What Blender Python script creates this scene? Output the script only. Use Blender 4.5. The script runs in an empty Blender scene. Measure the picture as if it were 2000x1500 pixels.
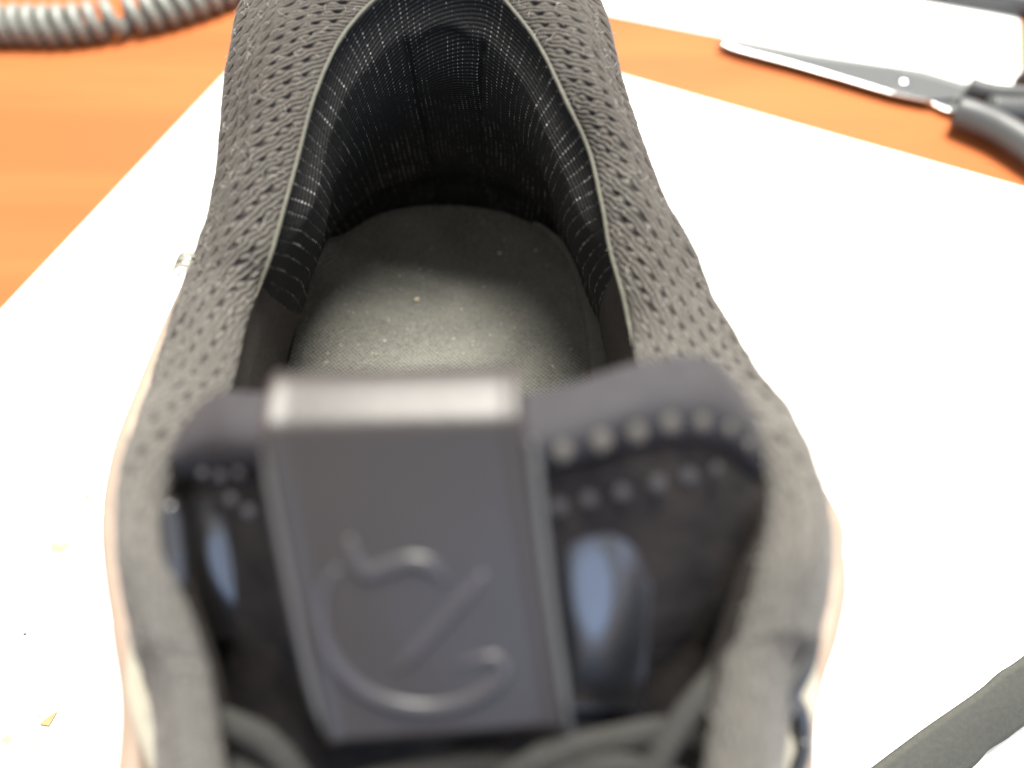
import bpy, math, random
import numpy as np
from mathutils import Vector
random.seed(5); rng = np.random.default_rng(5)
S = 0.01                                   # everything below is written in centimetres
scene = bpy.context.scene
COL = scene.collection
R = math.radians

# ------------------------------------------------------------------ camera
CAMZ, PITCH, F = 17.0, 60.0, 1500.0         # cm above the desk, degrees below horizontal, focal in px of a 2000 px frame
cd = bpy.data.cameras.new('camera'); cam = bpy.data.objects.new('camera', cd); COL.objects.link(cam)
cam.location = (0, 0, CAMZ*S); cam.rotation_euler = (R(90-PITCH), 0, 0)
cd.sensor_width = 36; cd.lens = 36*F/2000; cd.clip_start = 0.005; cd.clip_end = 20
cd.dof.use_dof = True; cd.dof.focus_distance = 15.1*S; cd.dof.aperture_fstop = 5.8
scene.camera = cam

# ------------------------------------------------------------------ world, lamps, exposure
w = bpy.data.worlds.new('World'); scene.world = w; w.use_nodes = True
bg = w.node_tree.nodes['Background']; bg.inputs[0].default_value = (1.0, 0.985, 0.95, 1); bg.inputs[1].default_value = .66
scene.view_settings.view_transform = 'Standard'; scene.view_settings.look = 'None'
scene.view_settings.exposure = 0.28; scene.view_settings.gamma = 1

def area(name, loc, target, sx, sy, power, color):
    l = bpy.data.lights.new(name, 'AREA'); l.shape = 'RECTANGLE'; l.size = sx*S; l.size_y = sy*S
    l.energy = power; l.color = color
    o = bpy.data.objects.new(name, l); COL.objects.link(o)
    o.location = Vector(loc)*S
    o.rotation_euler = (Vector(target)-Vector(loc)).to_track_quat('-Z', 'Y').to_euler()
    return o
area('ceiling_light', (10, 57, 113), (0, 8, 0), 60, 45, 58, (1, .965, .88))
area('window_light', (18, -105, 46), (0, 2, 8), 26, 52, 3.4, (.40, .60, 1))
area('window_light', (95, -55, 42), (3, 2, 7), 22, 50, 1.5, (.40, .60, 1))

# ------------------------------------------------------------------ geometry helpers
cp, sp = math.cos(R(PITCH)), math.sin(R(PITCH))
def ray(px, py):                            # direction with unit forward depth
    u, v = (px-1000)/F, (py-750)/F
    return np.array([u, cp - v*sp, -sp - v*cp])
def atz(px, py, z):
    d = ray(px, py); return np.array([0, 0, CAMZ]) + d*((z-CAMZ)/d[2])
def atd(px, py, d):
    return np.array([0, 0, CAMZ]) + ray(px, py)*d

def cr(P, t):                               # uniform Catmull-Rom through rows of P, t in 0..n-1
    P = np.asarray(P, float); t = np.asarray(t, float); n = len(P)
    i = np.clip(np.floor(t).astype(int), 0, n-2); f = (t-i)
    f = f.reshape(f.shape + (1,)*(P.ndim-1))
    g = lambda k: P[np.clip(k, 0, n-1)]
    p0, p1, p2, p3 = g(i-1), g(i), g(i+1), g(i+2)
    p0 = np.where((i == 0).reshape(f.shape), 2*p1-p2, p0); p3 = np.where((i == n-2).reshape(f.shape), 2*p2-p1, p3)
    return .5*((2*p1)+(-p0+p2)*f+(2*p0-5*p1+4*p2-p3)*f*f+(-p0+3*p1-3*p2+p3)*f**3)
def dense(P, step):                         # resample a polyline spline by arc length
    t = np.linspace(0, len(P)-1, len(P)*24); Q = cr(P, t)
    L = np.r_[0, np.cumsum(np.linalg.norm(np.diff(Q, axis=0), axis=1))]
    n = max(3, int(L[-1]/step)+1)
    return cr(P, np.interp(np.linspace(0, L[-1], n), L, t))
def sm(a, b, x):
    x = np.clip((x-a)/(b-a), 0, 1); return x*x*(3-2*x)

def link(name, me, mat, parent, smooth=True):
    o = bpy.data.objects.new(name, me); COL.objects.link(o)
    if mat: me.materials.append(mat)
    if smooth: me.polygons.foreach_set('use_smooth', np.ones(len(me.polygons), bool))
    if parent: o.parent = parent
    return o
def mesh(name, verts, faces, mat, parent=None, smooth=True):
    me = bpy.data.meshes.new(name)
    me.from_pydata((np.asarray(verts)*S).tolist(), [], [list(map(int, f)) for f in faces]); me.update()
    return link(name, me, mat, parent, smooth)
def grid(name, G, mat, parent=None, uv=None, attrs=None, closed_v=False, flip=False):
    n, m = G.shape[:2]
    me = bpy.data.meshes.new(name)
    I = np.arange(n*m).reshape(n, m)
    if closed_v: I = np.concatenate([I, I[:, :1]], 1)
    q = np.stack([I[:-1, :-1], I[1:, :-1], I[1:, 1:], I[:-1, 1:]], -1).reshape(-1, 4)
    if flip: q = q[:, ::-1]
    me.vertices.add(n*m); me.vertices.foreach_set('co', (G.reshape(-1)*S))
    me.loops.add(q.size); me.loops.foreach_set('vertex_index', q.reshape(-1).astype(np.int32))
    me.polygons.add(len(q)); me.polygons.foreach_set('loop_start', np.arange(0, q.size, 4, dtype=np.int32))
    me.update(calc_edges=True)
    if uv is not None:
        l = me.uv_layers.new(name='UVMap'); l.data.foreach_set('uv', uv.reshape(-1, 2)[q.reshape(-1)].reshape(-1).astype(np.float32))
    for k, a in (attrs or {}).items():
        at = me.attributes.new(k, 'FLOAT', 'POINT'); at.data.foreach_set('value', a.reshape(-1).astype(np.float32))
    me.validate()
    return link(name, me, mat, parent)
def gnormals(G):
    du = np.gradient(G, axis=0); dv = np.gradient(G, axis=1)
    n = np.cross(du, dv); return n/np.maximum(np.linalg.norm(n, axis=-1, keepdims=True), 1e-9)
def frames(P):
    T = np.gradient(P, axis=0); T /= np.linalg.norm(T, axis=1, keepdims=True)
    N = np.zeros_like(P); a = np.array([0, 0, 1.]) if abs(T[0][2]) < .9 else np.array([1., 0, 0])
    n = np.cross(T[0], a)
    for i in range(len(P)):
        n = n - T[i]*np.dot(n, T[i]); n /= np.linalg.norm(n); N[i] = n
    return T, N, np.cross(T, N)
def tube(name, P, r, mat, parent=None, sides=12, ry=None, bump=None, up=None):
    P = np.asarray(P, float); T, N, B = frames(P)
    if up is not None:
        B = np.array(up, float)[None]-T*(T@np.array(up, float))[:, None]; B /= np.linalg.norm(B, axis=1, keepdims=True); N = np.cross(B, T)
    a = np.linspace(0, 2*math.pi, sides, endpoint=False)
    r = np.broadcast_to(np.asarray(r, float), (len(P),)); r2 = r if ry is None else np.broadcast_to(np.asarray(ry, float), (len(P),))
    G = P[:, None] + N[:, None]*(np.cos(a)[None, :, None]*r[:, None, None]) + B[:, None]*(np.sin(a)[None, :, None]*r2[:, None, None])
    if bump is not None:
        G = P[:, None] + (G-P[:, None])*bump(len(P), a)[..., None]
    G = np.concatenate([np.repeat(P[:1, None], sides, 1), G, np.repeat(P[-1:, None], sides, 1)], 0)
    L = np.r_[0, np.cumsum(np.linalg.norm(np.diff(P, axis=0), axis=1))]; L = np.r_[L[0], L, L[-1]]
    uv = np.stack(np.broadcast_arrays(L[:, None], (a/2/math.pi)[None]), -1)
    return grid(name, G, mat, parent, uv=uv, closed_v=True)
def empty(name, loc, label, cat, group=None):
    o = bpy.data.objects.new(name, None); COL.objects.link(o); o.location = Vector(loc)*S
    o.empty_display_size = .01
    o['label'] = label; o['category'] = cat
    if group: o['group'] = group
    return o
def settle(root):                           # parts were built in world space: keep them there under the moved root
    for ch in [c for c in bpy.data.objects if c.parent == root]:
        me = ch.data
        if ch.type == 'MESH': me.transform(__import__('mathutils').Matrix.Translation(-root.location))
        for g in [c for c in bpy.data.objects if c.parent == ch]:
            if g.type == 'MESH': g.data.transform(__import__('mathutils').Matrix.Translation(-root.location))
def noise2(a, b, seed=0, octaves=3):        # cheap smooth value noise on arrays
    out = np.zeros(np.broadcast(a, b).shape); amp = 1; tot = 0
    r = np.random.default_rng(seed)
    for k in range(octaves):
        T = r.random((64, 64)); x = np.asarray(a)*2**k+7.3*k; y = np.asarray(b)*2**k+3.1*k
        xi = np.floor(x).astype(int); yi = np.floor(y).astype(int); fx = x-xi; fy = y-yi
        fx = fx*fx*(3-2*fx); fy = fy*fy*(3-2*fy)
        g = lambda i, j: T[i % 64, j % 64]
        out += amp*(g(xi, yi)*(1-fx)*(1-fy)+g(xi+1, yi)*fx*(1-fy)+g(xi, yi+1)*(1-fx)*fy+g(xi+1, yi+1)*fx*fy); tot += amp; amp *= .5
    return out/tot - .5

# ------------------------------------------------------------------ material helpers
class NT:
    def __init__(s, name, color=(.5, .5, .5), rough=.8, spec=.3):
        s.m = bpy.data.materials.new(name); s.m.use_nodes = True; s.t = s.m.node_tree; s.b = s.t.nodes['Principled BSDF']
        s.b.inputs['Base Color'].default_value = (*color, 1); s.b.inputs['Roughness'].default_value = rough
        s.b.inputs['Specular IOR Level'].default_value = spec
    def n(s, ty, **kw):
        x = s.t.nodes.new(ty)
        for k, v in kw.items():
            if k[0] == '_': setattr(x, k[1:], v)
            else:
                x.inputs[k.replace('_', ' ')].default_value = v
        return x
    def l(s, a, b): s.t.links.new(a, b)
    def val(s, x):
        return x
    def math(s, op, a, b=None, c=None, clamp=False):
        x = s.t.nodes.new('ShaderNodeMath'); x.operation = op; x.use_clamp = clamp
        for i, v in enumerate((a, b, c)):
            if v is None: continue
            if isinstance(v, (int, float)): x.inputs[i].default_value = v
            else: s.l(v, x.inputs[i])
        return x.outputs[0]
    def coord(s, kind='Object', scale=(1, 1, 1), rot=(0, 0, 0)):
        tc = s.t.nodes.new('ShaderNodeTexCoord'); mp = s.t.nodes.new('ShaderNodeMapping')
        mp.inputs['Scale'].default_value = scale; mp.inputs['Rotation'].default_value = rot
        s.l(tc.outputs[kind], mp.inputs[0]); return mp.outputs[0]
    def noise(s, vec, scale, detail=3, rough=.5, dist=0):
        x = s.n('ShaderNodeTexNoise', Scale=scale, Detail=detail, Roughness=rough, Distortion=dist)
        s.l(vec, x.inputs['Vector']); return x.outputs['Fac']
    def mix(s, fac, a, b):
        x = s.t.nodes.new('ShaderNodeMix'); x.data_type = 'RGBA'
        if isinstance(fac, (int, float)): x.inputs[0].default_value = fac
        else: s.l(fac, x.inputs[0])
        for i, v in ((6, a), (7, b)):
            if isinstance(v, tuple): x.inputs[i].default_value = (*v, 1)
            else: s.l(v, x.inputs[i])
        return x.outputs[2]
    def ramp(s, fac, lo, hi):
        x = s.t.nodes.new('ShaderNodeMapRange'); x.interpolation_type = 'SMOOTHSTEP'
        s.l(fac, x.inputs[0]); x.inputs[1].default_value = lo; x.inputs[2].default_value = hi; return x.outputs[0]
    def bump(s, h, strength, dist):
        x = s.t.nodes.new('ShaderNodeBump'); x.inputs['Strength'].default_value = strength; x.inputs['Distance'].default_value = dist
        s.l(h, x.inputs['Height']); s.l(x.outputs[0], s.b.inputs['Normal']); return x
    def color(s, c): s.l(c, s.b.inputs['Base Color'])
    def attr(s, name):
        x = s.t.nodes.new('ShaderNodeAttribute'); x.attribute_name = name; return x.outputs['Fac']
    def uv(s):
        x = s.t.nodes.new('ShaderNodeSeparateXYZ'); tc = s.t.nodes.new('ShaderNodeTexCoord')
        s.l(tc.outputs['UV'], x.inputs[0]); return x.outputs[0], x.outputs[1]

def plain(name, c, rough=.8, spec=.3, nscale=300, nstr=.3, ndist=.0002, var=.15):
    t = NT(name, c, rough, spec); v = t.coord(); f = t.noise(v, nscale, 4)
    d = tuple(x*(1-var) for x in c); e = tuple(min(1, x*(1+var)) for x in c)
    t.color(t.mix(f, d, e)); t.bump(f, nstr, ndist); return t
# desk laminate
t = NT('desk_wood', rough=.6, spec=.15); v = t.coord('Object', (3.2, 26, 1), (0, 0, R(-17)))
f1 = t.noise(v, 1.6, 5, .55, .6); v2 = t.coord('Object', (14, 180, 1), (0, 0, R(-17))); f2 = t.noise(v2, 2, 3)
c = t.mix(t.ramp(f1, .3, .7), (.30, .084, .026), (.35, .105, .033)); c = t.mix(t.math('MULTIPLY', f2, .22), c, (.27, .075, .020)); t.color(c)
t.bump(f2, .08, .0001); M_desk = t.m
# paper with brown smears near the lower left corner
t = NT('paper_white', rough=.9, spec=.1); v = t.coord('Object'); base = (.83, .83, .80)
def smear(t, cx, cy, rx, ry, ang, amt, seed):
    mp = t.t.nodes.new('ShaderNodeMapping'); mp.vector_type = 'TEXTURE'
    mp.inputs['Location'].default_value = (cx*S, cy*S, 0); mp.inputs['Rotation'].default_value = (0, 0, R(ang)); mp.inputs['Scale'].default_value = (rx*S, ry*S, 1)
    t.l(t.coord('Object'), mp.inputs[0]); ln = t.t.nodes.new('ShaderNodeVectorMath'); ln.operation = 'LENGTH'
    mm = t.t.nodes.new('ShaderNodeVectorMath'); mm.operation = 'MULTIPLY'; mm.inputs[1].default_value = (1, 1, 0)
    t.l(mp.outputs[0], mm.inputs[0]); t.l(mm.outputs[0], ln.inputs[0])
    r = t.math('SUBTRACT', 1, ln.outputs['Value'], clamp=True)
    n = t.ramp(t.noise(v, 160+seed*30, 6, .65), .30, .66)
    return t.math('MULTIPLY', t.math('MULTIPLY', t.ramp(r, 0, .6), n), amt*1.5, clamp=True)
STAINS = [(118, 1070, 110, .75, .30), (150, 985, 60, .5, .22), (88, 1180, 80, .6, .26), (45, 1440, 90, .7, .30), (165, 940, 40, .4, .15)]
tot = None
for k, (px, py, L_, a_, w_) in enumerate(STAINS):
    p = atz(px, py, 0); s_ = smear(t, p[0], p[1], w_*2.2, L_/100*1.15, -22, a_, k)
    tot = s_ if tot is None else t.math('MAXIMUM', tot, s_)
t.color(t.mix(tot, base, (.33, .27, .17))); f = t.noise(v, 900, 4); t.bump(f, .15, .0001); M_paper = t.m
# padded knit mesh of the collar: height attribute 'h' (0 deep .. 1 strand crown)
t = NT('mesh_fabric', rough=.9, spec=.12); h = t.attr('h'); hole = t.attr('hole'); v = t.coord()
fz = t.noise(v, 1500, 4, .6); big = t.noise(v, 60, 3)
c = t.mix(t.ramp(h, .1, .8), (.024, .022, .020), (.080, .074, .067)); c = t.mix(t.ramp(big, .3, .75), c, t.mix(t.ramp(h, .1, .8), (.024, .021, .019), (.084, .074, .066)))
c = t.mix(t.math('MULTIPLY', t.ramp(fz, .52, .75), .25), c, (.12, .115, .105)); c = t.mix(t.math('MULTIPLY', t.attr('front'), .8), c, t.mix(t.ramp(h, .05, .9), (.064, .061, .057), (.112, .107, .100)))  # less perforated front knit; the brighter light there is painted in too
c = t.mix(t.math('MULTIPLY', hole, .92), c, (.026, .023, .023)); t.color(c)
t.b.inputs['Sheen Weight'].default_value = .12; t.b.inputs['Sheen Roughness'].default_value = .4
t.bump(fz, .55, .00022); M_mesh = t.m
# knit lining: dark ground, rows of pale dotted stitches
t = NT('knit_lining', rough=.88, spec=.15); U, V = t.uv(); v = t.coord()
wob = t.math('MULTIPLY', t.math('SUBTRACT', t.noise(v, 90, 2), .5), .14)
U2 = t.math('ADD', U, wob); col = t.math('FRACT', t.math('DIVIDE', U2, .255)); dcol = t.math('ABSOLUTE', t.math('SUBTRACT', col, .5))
line = t.math('SUBTRACT', 1, t.ramp(dcol, .035, .125))
dots = t.ramp(t.math('SINE', t.math('ADD', t.math('MULTIPLY', V, 2*math.pi/.075), t.math('MULTIPLY', U, 9))), -.1, .9)
wt = t.math('SINE', t.math('ADD', t.math('MULTIPLY', V, 2*math.pi/.075), t.math('MULTIPLY', U, 9)))
vary = t.ramp(t.noise(v, 120, 3), .33, .62); fz = t.noise(v, 1300, 3)
amt = t.math('MULTIPLY', t.math('MULTIPLY', line, dots), t.math('ADD', t.math('MULTIPLY', vary, .8), .15))
wn = t.t.nodes.new('ShaderNodeTexWhiteNoise'); wn.noise_dimensions = '1D'; t.l(t.math('FLOOR', t.math('DIVIDE', U2, .255)), wn.inputs['W'])
amt = t.math('MULTIPLY', t.math('MULTIPLY', amt, t.ramp(fz, .3, .6)), t.math('ADD', t.math('MULTIPLY', wn.outputs['Value'], .7), .5))
amt = t.math('MULTIPLY', amt, t.math('ADD', t.math('MULTIPLY', t.ramp(t.noise(v, 480, 3), .35, .6), .8), .2))
faint = t.math('MULTIPLY', dots, .035)
amt = t.math('MAXIMUM', amt, faint, clamp=True)
lint = t.math('MULTIPLY', t.ramp(t.noise(v, 620, 2), .70, .76), .5)
c = t.mix(amt, (.0095, .0095, .0105), (.62, .61, .58)); c = t.mix(lint, c, (.12, .115, .11)); t.color(c)
t.bump(t.math('ADD', t.math('MULTIPLY', wt, .16), t.math('ADD', t.math('MULTIPLY', line, .8), fz)), .6, .0003); M_lining = t.m
M_side = plain('side_lining_cloth', (.055, .049, .046), .95, .1, 900, .5, .0002, .3).m
M_pipe = plain('seam_piping', (.10, .098, .082), .85, .2, 1500, .6, .0002, .3).m
# insole cloth: fine weave, darker patches, lint
t = NT('insole_cloth', rough=.92, spec=.15); v = t.coord()
w1 = t.n('ShaderNodeTexWave', Scale=1.0); w1.wave_type = 'BANDS'
vx = t.coord('Object', (1, 1, 1)); sx = t.t.nodes.new('ShaderNodeSeparateXYZ'); t.l(vx, sx.inputs[0])
a = t.math('SINE', t.math('MULTIPLY', t.math('ADD', sx.outputs[0], t.math('MULTIPLY', t.noise(v, 200, 2), .0004)), 2*math.pi/.00105))
b = t.math('SINE', t.math('MULTIPLY', t.math('ADD', sx.outputs[1], t.math('MULTIPLY', t.noise(v, 210, 2), .0004)), 2*math.pi/.00105))
wv = t.math('MULTIPLY', t.math('ADD', t.math('MULTIPLY', a, b), 1), .5); wv = t.math('ADD', t.math('MULTIPLY', wv, .6), t.math('MULTIPLY', t.noise(v, 1800, 3), .7))
big = t.noise(v, 55, 4, .55, .4); mid = t.noise(v, 170, 4)
c = t.mix(t.ramp(big, .28, .74), (.050, .047, .042), (.125, .123, .110)); c = t.mix(t.math('MULTIPLY', t.ramp(mid, .4, .7), .35), c, (.06, .055, .048))
c = t.mix(t.math('MULTIPLY', t.attr('darker'), .8), c, (.030, .027, .025))
c = t.mix(t.math('MULTIPLY', t.ramp(wv, .3, .95), .75), c, (.28, .28, .25)); c = t.mix(t.math('MULTIPLY', t.ramp(t.noise(v, 1100, 2), .69, .73), .8), c, (.42, .40, .36))
t.color(c); t.bump(wv, 1.0, .0005); M_insole = t.m
M_foam = plain('foam_edge', (.15, .14, .125), .9, .15, 500, .3, .0002, .25).m
# tongue
t = NT('tongue_cloth', (.022, .020, .020), .8, .2); v = t.coord(); f = t.noise(v, 700, 4); k = t.noise(v, 160, 3)
t.color(t.mix(t.ramp(k, .35, .7), (.010, .009, .010), (.024, .020, .019))); t.bump(f, .6, .0004); M_tongue = t.m
t = NT('binding_cloth', rough=.85, spec=.2); U, V = t.uv(); s_ = t.math('SINE', t.math('MULTIPLY', U, 2*math.pi/.07)); v = t.coord()
t.color(t.mix(t.noise(v, 300, 3), (.028, .027, .031), (.050, .048, .054))); t.bump(t.math('ADD', s_, t.noise(v, 900, 3)), .5, .0003); M_bind = t.m
t = NT('glossy_film', (.007, .007, .009), .40, .9); v = t.coord(); f = t.noise(v, 260, 3)
t.b.inputs['Coat Weight'].default_value = .7; t.b.inputs['Coat Roughness'].default_value = .34; t.bump(f, .15, .0006); M_film = t.m
t = NT('tab_rubber', (.068, .058, .060), .46, .42); v = t.coord(); f = t.noise(v, 1200, 3); t.bump(f, .35, .0002)
t.color(t.mix(t.noise(v, 70, 3), (.021, .0175, .017), (.027, .023, .022))); M_tab = t.m; t.b.inputs['Specular IOR Level'].default_value = .55
M_emblem = NT('emblem_rubber', (.038, .036, .040), .36, .5).m
M_dot = plain('stitch_thread', (.065, .062, .058), .8, .3).m
M_mid = plain('midsole_foam', (.27, .20, .155), .55, .35, 250, .2, .0003, .08).m
M_out = plain('outsole_rubber', (.42, .16, .09), .6, .35, 250, .2, .0003, .08).m
M_lace = plain('lace_cord', (.028, .0275, .026), .9, .2, 1100, .8, .0004, .4).m
M_upper = plain('upper_shell', (.075, .07, .065), .75, .3, 500, .4, .0003, .2).m
M_trim = plain('pale_trim', (.34, .32, .26), .6, .3, 300, .2, .0003, .1).m
M_thread = plain('loose_thread', (.26, .25, .21), .9, .2).m

# ------------------------------------------------------------------ the setting
def slab(name, pts, z0, z1, mat, parent=None, smooth=False, bevel=0):
    n = len(pts); V = [(*p, z0) for p in pts]+[(*p, z1) for p in pts]
    Fc = [list(range(n))[::-1], list(range(n, 2*n))]+[[i, (i+1) % n, n+(i+1) % n, n+i] for i in range(n)]
    o = mesh(name, V, Fc, mat, parent, smooth)
    if bevel:
        b = o.modifiers.new('bevel', 'BEVEL'); b.width = bevel*S; b.segments = 3
    return o
desk = slab('desk', [(-80, -60), (80, -60), (80, 70), (-80, 70)], -3, 0, M_desk); desk['kind'] = 'structure'

PC = atz(603, -22, 0)[:2]                     # far corner of the big sheet
pa = atz(0, 612, 0)[:2]; ua = (pa-PC)/np.linalg.norm(pa-PC)
pb = atz(2000, 372, 0)[:2]; ub = (pb-PC)/np.linalg.norm(pb-PC)
def sheet(name, C0, u1, l1, u2, l2, z, seed, label, amp=.05):
    n1, n2 = 60, 60
    A, B = np.meshgrid(np.linspace(0, l1, n1), np.linspace(0, l2, n2), indexing='ij')
    zz = z + amp*(noise2(A*.12, B*.12, seed, 2)+.5)
    top = np.stack([C0[0]+u1[0]*A+u2[0]*B, C0[1]+u1[1]*A+u2[1]*B, zz], -1)
    o = grid(name, top, M_paper, flip=False)
    s = o.modifiers.new('thickness', 'SOLIDIFY'); s.thickness = .012*S; s.offset = 0
    o['label'] = label; o['category'] = 'paper'; return o
sheet('paper_sheet', PC, ua, 33, ub, 46, .03, 1, 'large white paper sheet with brown smears lying under the shoe')
C2 = atz(1994, 185, 0)[:2]; q1 = atz(1180, 30, 0)[:2]; u1 = (q1-C2)/np.linalg.norm(q1-C2); u2 = np.array([-u1[1], u1[0]])
if u2[1] < 0: u2 = -u2
sheet('paper_sheet', C2, u1, 42, u2, 29, .03, 2, 'white paper sheet beyond the scissors at the top right of the desk', .03)

# ------------------------------------------------------------------ the shoe
shoe = empty('running_shoe', (-1.2, 4, 0), 'dark grey mesh running shoe seen from the front into its heel, standing on white paper', 'shoe')
# stations along the collar: rim pixel+height, outer silhouette pixel+height
ST = [
 (430,1400,7.7, 312,1400,7.0),(385,1230,8.1, 262,1250,7.3),(332,1080,8.4, 234,1080,7.5),(330,940,8.2, 240,930,7.45),
 (385,850,7.85, 262,840,7.25),(450,755,7.1, 293,745,7.0),(477,645,6.7, 328,650,6.8),(503,570,6.6, 354,560,6.7),
 (528,500,6.9, 385,480,6.7),(556,400,7.2, 412,400,6.8),(583,300,7.5, 428,300,7.1),(614,190,7.9, 436,190,7.4),
 (655,95,8.2, 450,100,7.7),(706,27,8.4, 478,-5,7.9),(776,-28,8.6, 560,-100,8.1),(865,-48,8.7, 840,-150,8.2),
 (948,-30,8.6, 1085,-95,8.1),(1006,25,8.4, 1166,0,7.9),(1056,95,8.2, 1196,90,7.7),(1110,205,7.9, 1226,200,7.4),
 (1153,300,7.5, 1262,305,7.1),(1177,400,7.2, 1303,400,6.8),(1193,490,6.9, 1355,490,6.7),(1215,565,6.7, 1392,575,6.6),
 (1232,645,6.5, 1436,650,6.7),(1250,725,6.9, 1485,725,6.9),(1345,800,7.5, 1553,815,7.2),(1462,870,8.0, 1592,900,7.4),
 (1500,965,8.25, 1622,1010,7.6),(1478,1100,8.4, 1625,1125,7.5),(1438,1240,8.1, 1598,1240,7.3),(1395,1350,7.8, 1540,1350,7.1)]
Rm = [atz(*s[:3]) for s in ST]; Om = [atz(*s[3:]) for s in ST]
Rm = [np.array([-1.9, -4.5, 5.9]), np.array([-2.5, -1.8, 6.9])]+Rm+[np.array([1.6, -1.8, 6.9]), np.array([1.0, -4.5, 5.9])]
Om = [np.array([-2.7, -4.5, 5.4]), np.array([-3.5, -1.8, 6.3])]+Om+[np.array([2.7, -1.8, 6.3]), np.array([1.8, -4.5, 5.4])]
Rm = np.array(Rm); Om = np.array(Om); NS = len(Rm); KC = 17      # KC = heel centre
# footprint outlines (world cm), closed fields: x of left/right side for each y, round heel
def side(pts, y): 
    p = np.array(sorted(pts)); return np.interp(y, p[:, 0], p[:, 1])
insL = [(-13, -1.6), (-10, -3.6), (-6, -5.0), (-2, -5.3), (3, -5.1), (8.2, -4.98)]
insR = [(-13, -.6), (-10, 2.0), (-6, 3.2), (-2, 3.1), (3, 2.5), (8.2, 2.15)]
IZ = 2.5
heel_px = [(550,760),(566,700),(583,630),(596,570),(612,520),(650,478),(700,440),(760,412),(855,400),(955,408),(1030,432),(1090,478),(1135,545),(1162,610),(1180,680),(1188,752)]
heel = [atz(x, y, IZ+.1)[:2] for x, y in heel_px]
outline = [np.array([-1.1, -14.]), np.array([-3.6, -12.2]), np.array([-5.1, -8.]), np.array([-4.5, -3.]), np.array([-4.9, 3.])]+heel+[np.array([2.5, 3.]), np.array([3.2, -3.]), np.array([3.0, -8.]), np.array([1.6, -12.2])]
OUT = dense(np.array(outline+[outline[0]]), .12)
cen = np.array([-1.6, 8.6])
# bottoms of the lining for each station
def hit(c, d, poly):                          # farthest intersection of a ray with a closed polygon
    best = None
    for i in range(len(poly)-1):
        a, b = poly[i], poly[i+1]; e = b-a; den = d[0]*e[1]-d[1]*e[0]
        if abs(den) < 1e-9: continue
        s_ = ((a[0]-c[0])*e[1]-(a[1]-c[1])*e[0])/den; u_ = ((a[0]-c[0])*d[1]-(a[1]-c[1])*d[0])/den
        if s_ > 0 and -1e-6 <= u_ <= 1+1e-6 and (best is None or s_ > best): best = s_
    return c+d*best if best else c+d*3
Bt = []
for k in range(NS):
    r = Rm[k][:2]
    if r[1] > 8.6: d = (r-cen); d /= np.linalg.norm(d); c0 = cen
    else: c0 = np.array([-1.6, r[1]]); d = np.array([-1., 0]) if k < KC else np.array([1., 0])
    Bt.append(np.array([*(hit(c0, d, OUT)+d*.12), IZ-.25]))
Bt = np.array(Bt)
hr = Rm[:, :2]-np.where(Rm[:, 1:2] > 8.6, cen[None], np.stack([np.full(NS, -1.4), Rm[:, 1]], 1)); hr /= np.linalg.norm(hr, axis=1, keepdims=True)
OD = np.c_[hr, np.zeros(NS)]                  # outward horizontal direction
# midsole outline, and the junction of upper and midsole below each station
ml = [(345,548,5.0),(298,650,5.0),(256,750,5.0),(216,850,5.0),(192,950,5.0),(186,1040,5.0),(193,1130,5.0),(212,1240,4.9)]
mr = [(1632,1240,4.6),(1646,1160,4.6),(1640,1080,4.6),(1612,980,4.6)]
mo = [np.array([-1.0, -16.0]), np.array([-4.3, -14.0]), np.array([-5.6, -9.0]), np.array([-5.5, -3.5]), np.array([-5.65, .8])]+[atz(*p)[:2] for p in ml[::-1]]
mo += [np.array([-6.1, 11.6]), np.array([-5.2, 14.4]), np.array([-3.4, 16.2]), np.array([-1.3, 16.8]), np.array([.8, 16.0]), np.array([2.4, 14.0]), np.array([3.0, 11.0]), np.array([3.7, 8.6])]
mo += [atz(*p)[:2] for p in mr[::-1]]+[np.array([4.35, .9]), np.array([4.2, -2.5]), np.array([4.0, -8.0]), np.array([2.6, -13.5])]
MO = dense(np.array(mo+[mo[0]]), .25)
Mj = []
for k in range(NS):
    o = Om[k][:2]; d = MO-o; j = int(np.argmin(np.linalg.norm(d, axis=1)+np.where(np.sign(MO[:, 0]+1.3) == np.sign(o[0]+1.3), 0, 4)*(o[1] < 11)))
    p = MO[j]; c_ = np.array([-1.1, min(max(p[1], -11), 11)]); e_ = (c_-p)/np.linalg.norm(c_-p)
    Mj.append(np.array([*(p+e_*.42), 4.7]))
Mj = np.array(Mj)
crest = (Om+Rm)/2; crest[:, 2] = np.maximum(Om[:, 2], Rm[:, 2])+.24
q1 = Om*.56+crest*.44; q1[:, 2] = Om[:, 2]*.5+crest[:, 2]*.5
q3 = Rm*.55+crest*.45; q3[:, 2] = Rm[:, 2]*.5+crest[:, 2]*.5+.08
low = Om*.6+Mj*.4; low2 = Om*.25+Mj*.75+OD*.04
prof = np.stack([Mj, low2, low, Om, q1, crest, q3, Rm], 1)      # NS x 8 x 3
# dense in t by rim/outer arc length
tt = np.linspace(0, NS-1, 4000); mid = cr(crest, tt); L = np.r_[0, np.cumsum(np.linalg.norm(np.diff(mid, axis=0), axis=1))]
def tsamp(step, a=0, b=NS-1):
    la, lb = np.interp([a, b], tt, L); n = int((lb-la)/step)+1
    l_ = np.linspace(la, lb, n); return np.interp(l_, L, tt), l_
LC = np.interp(KC, tt, L)
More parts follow.
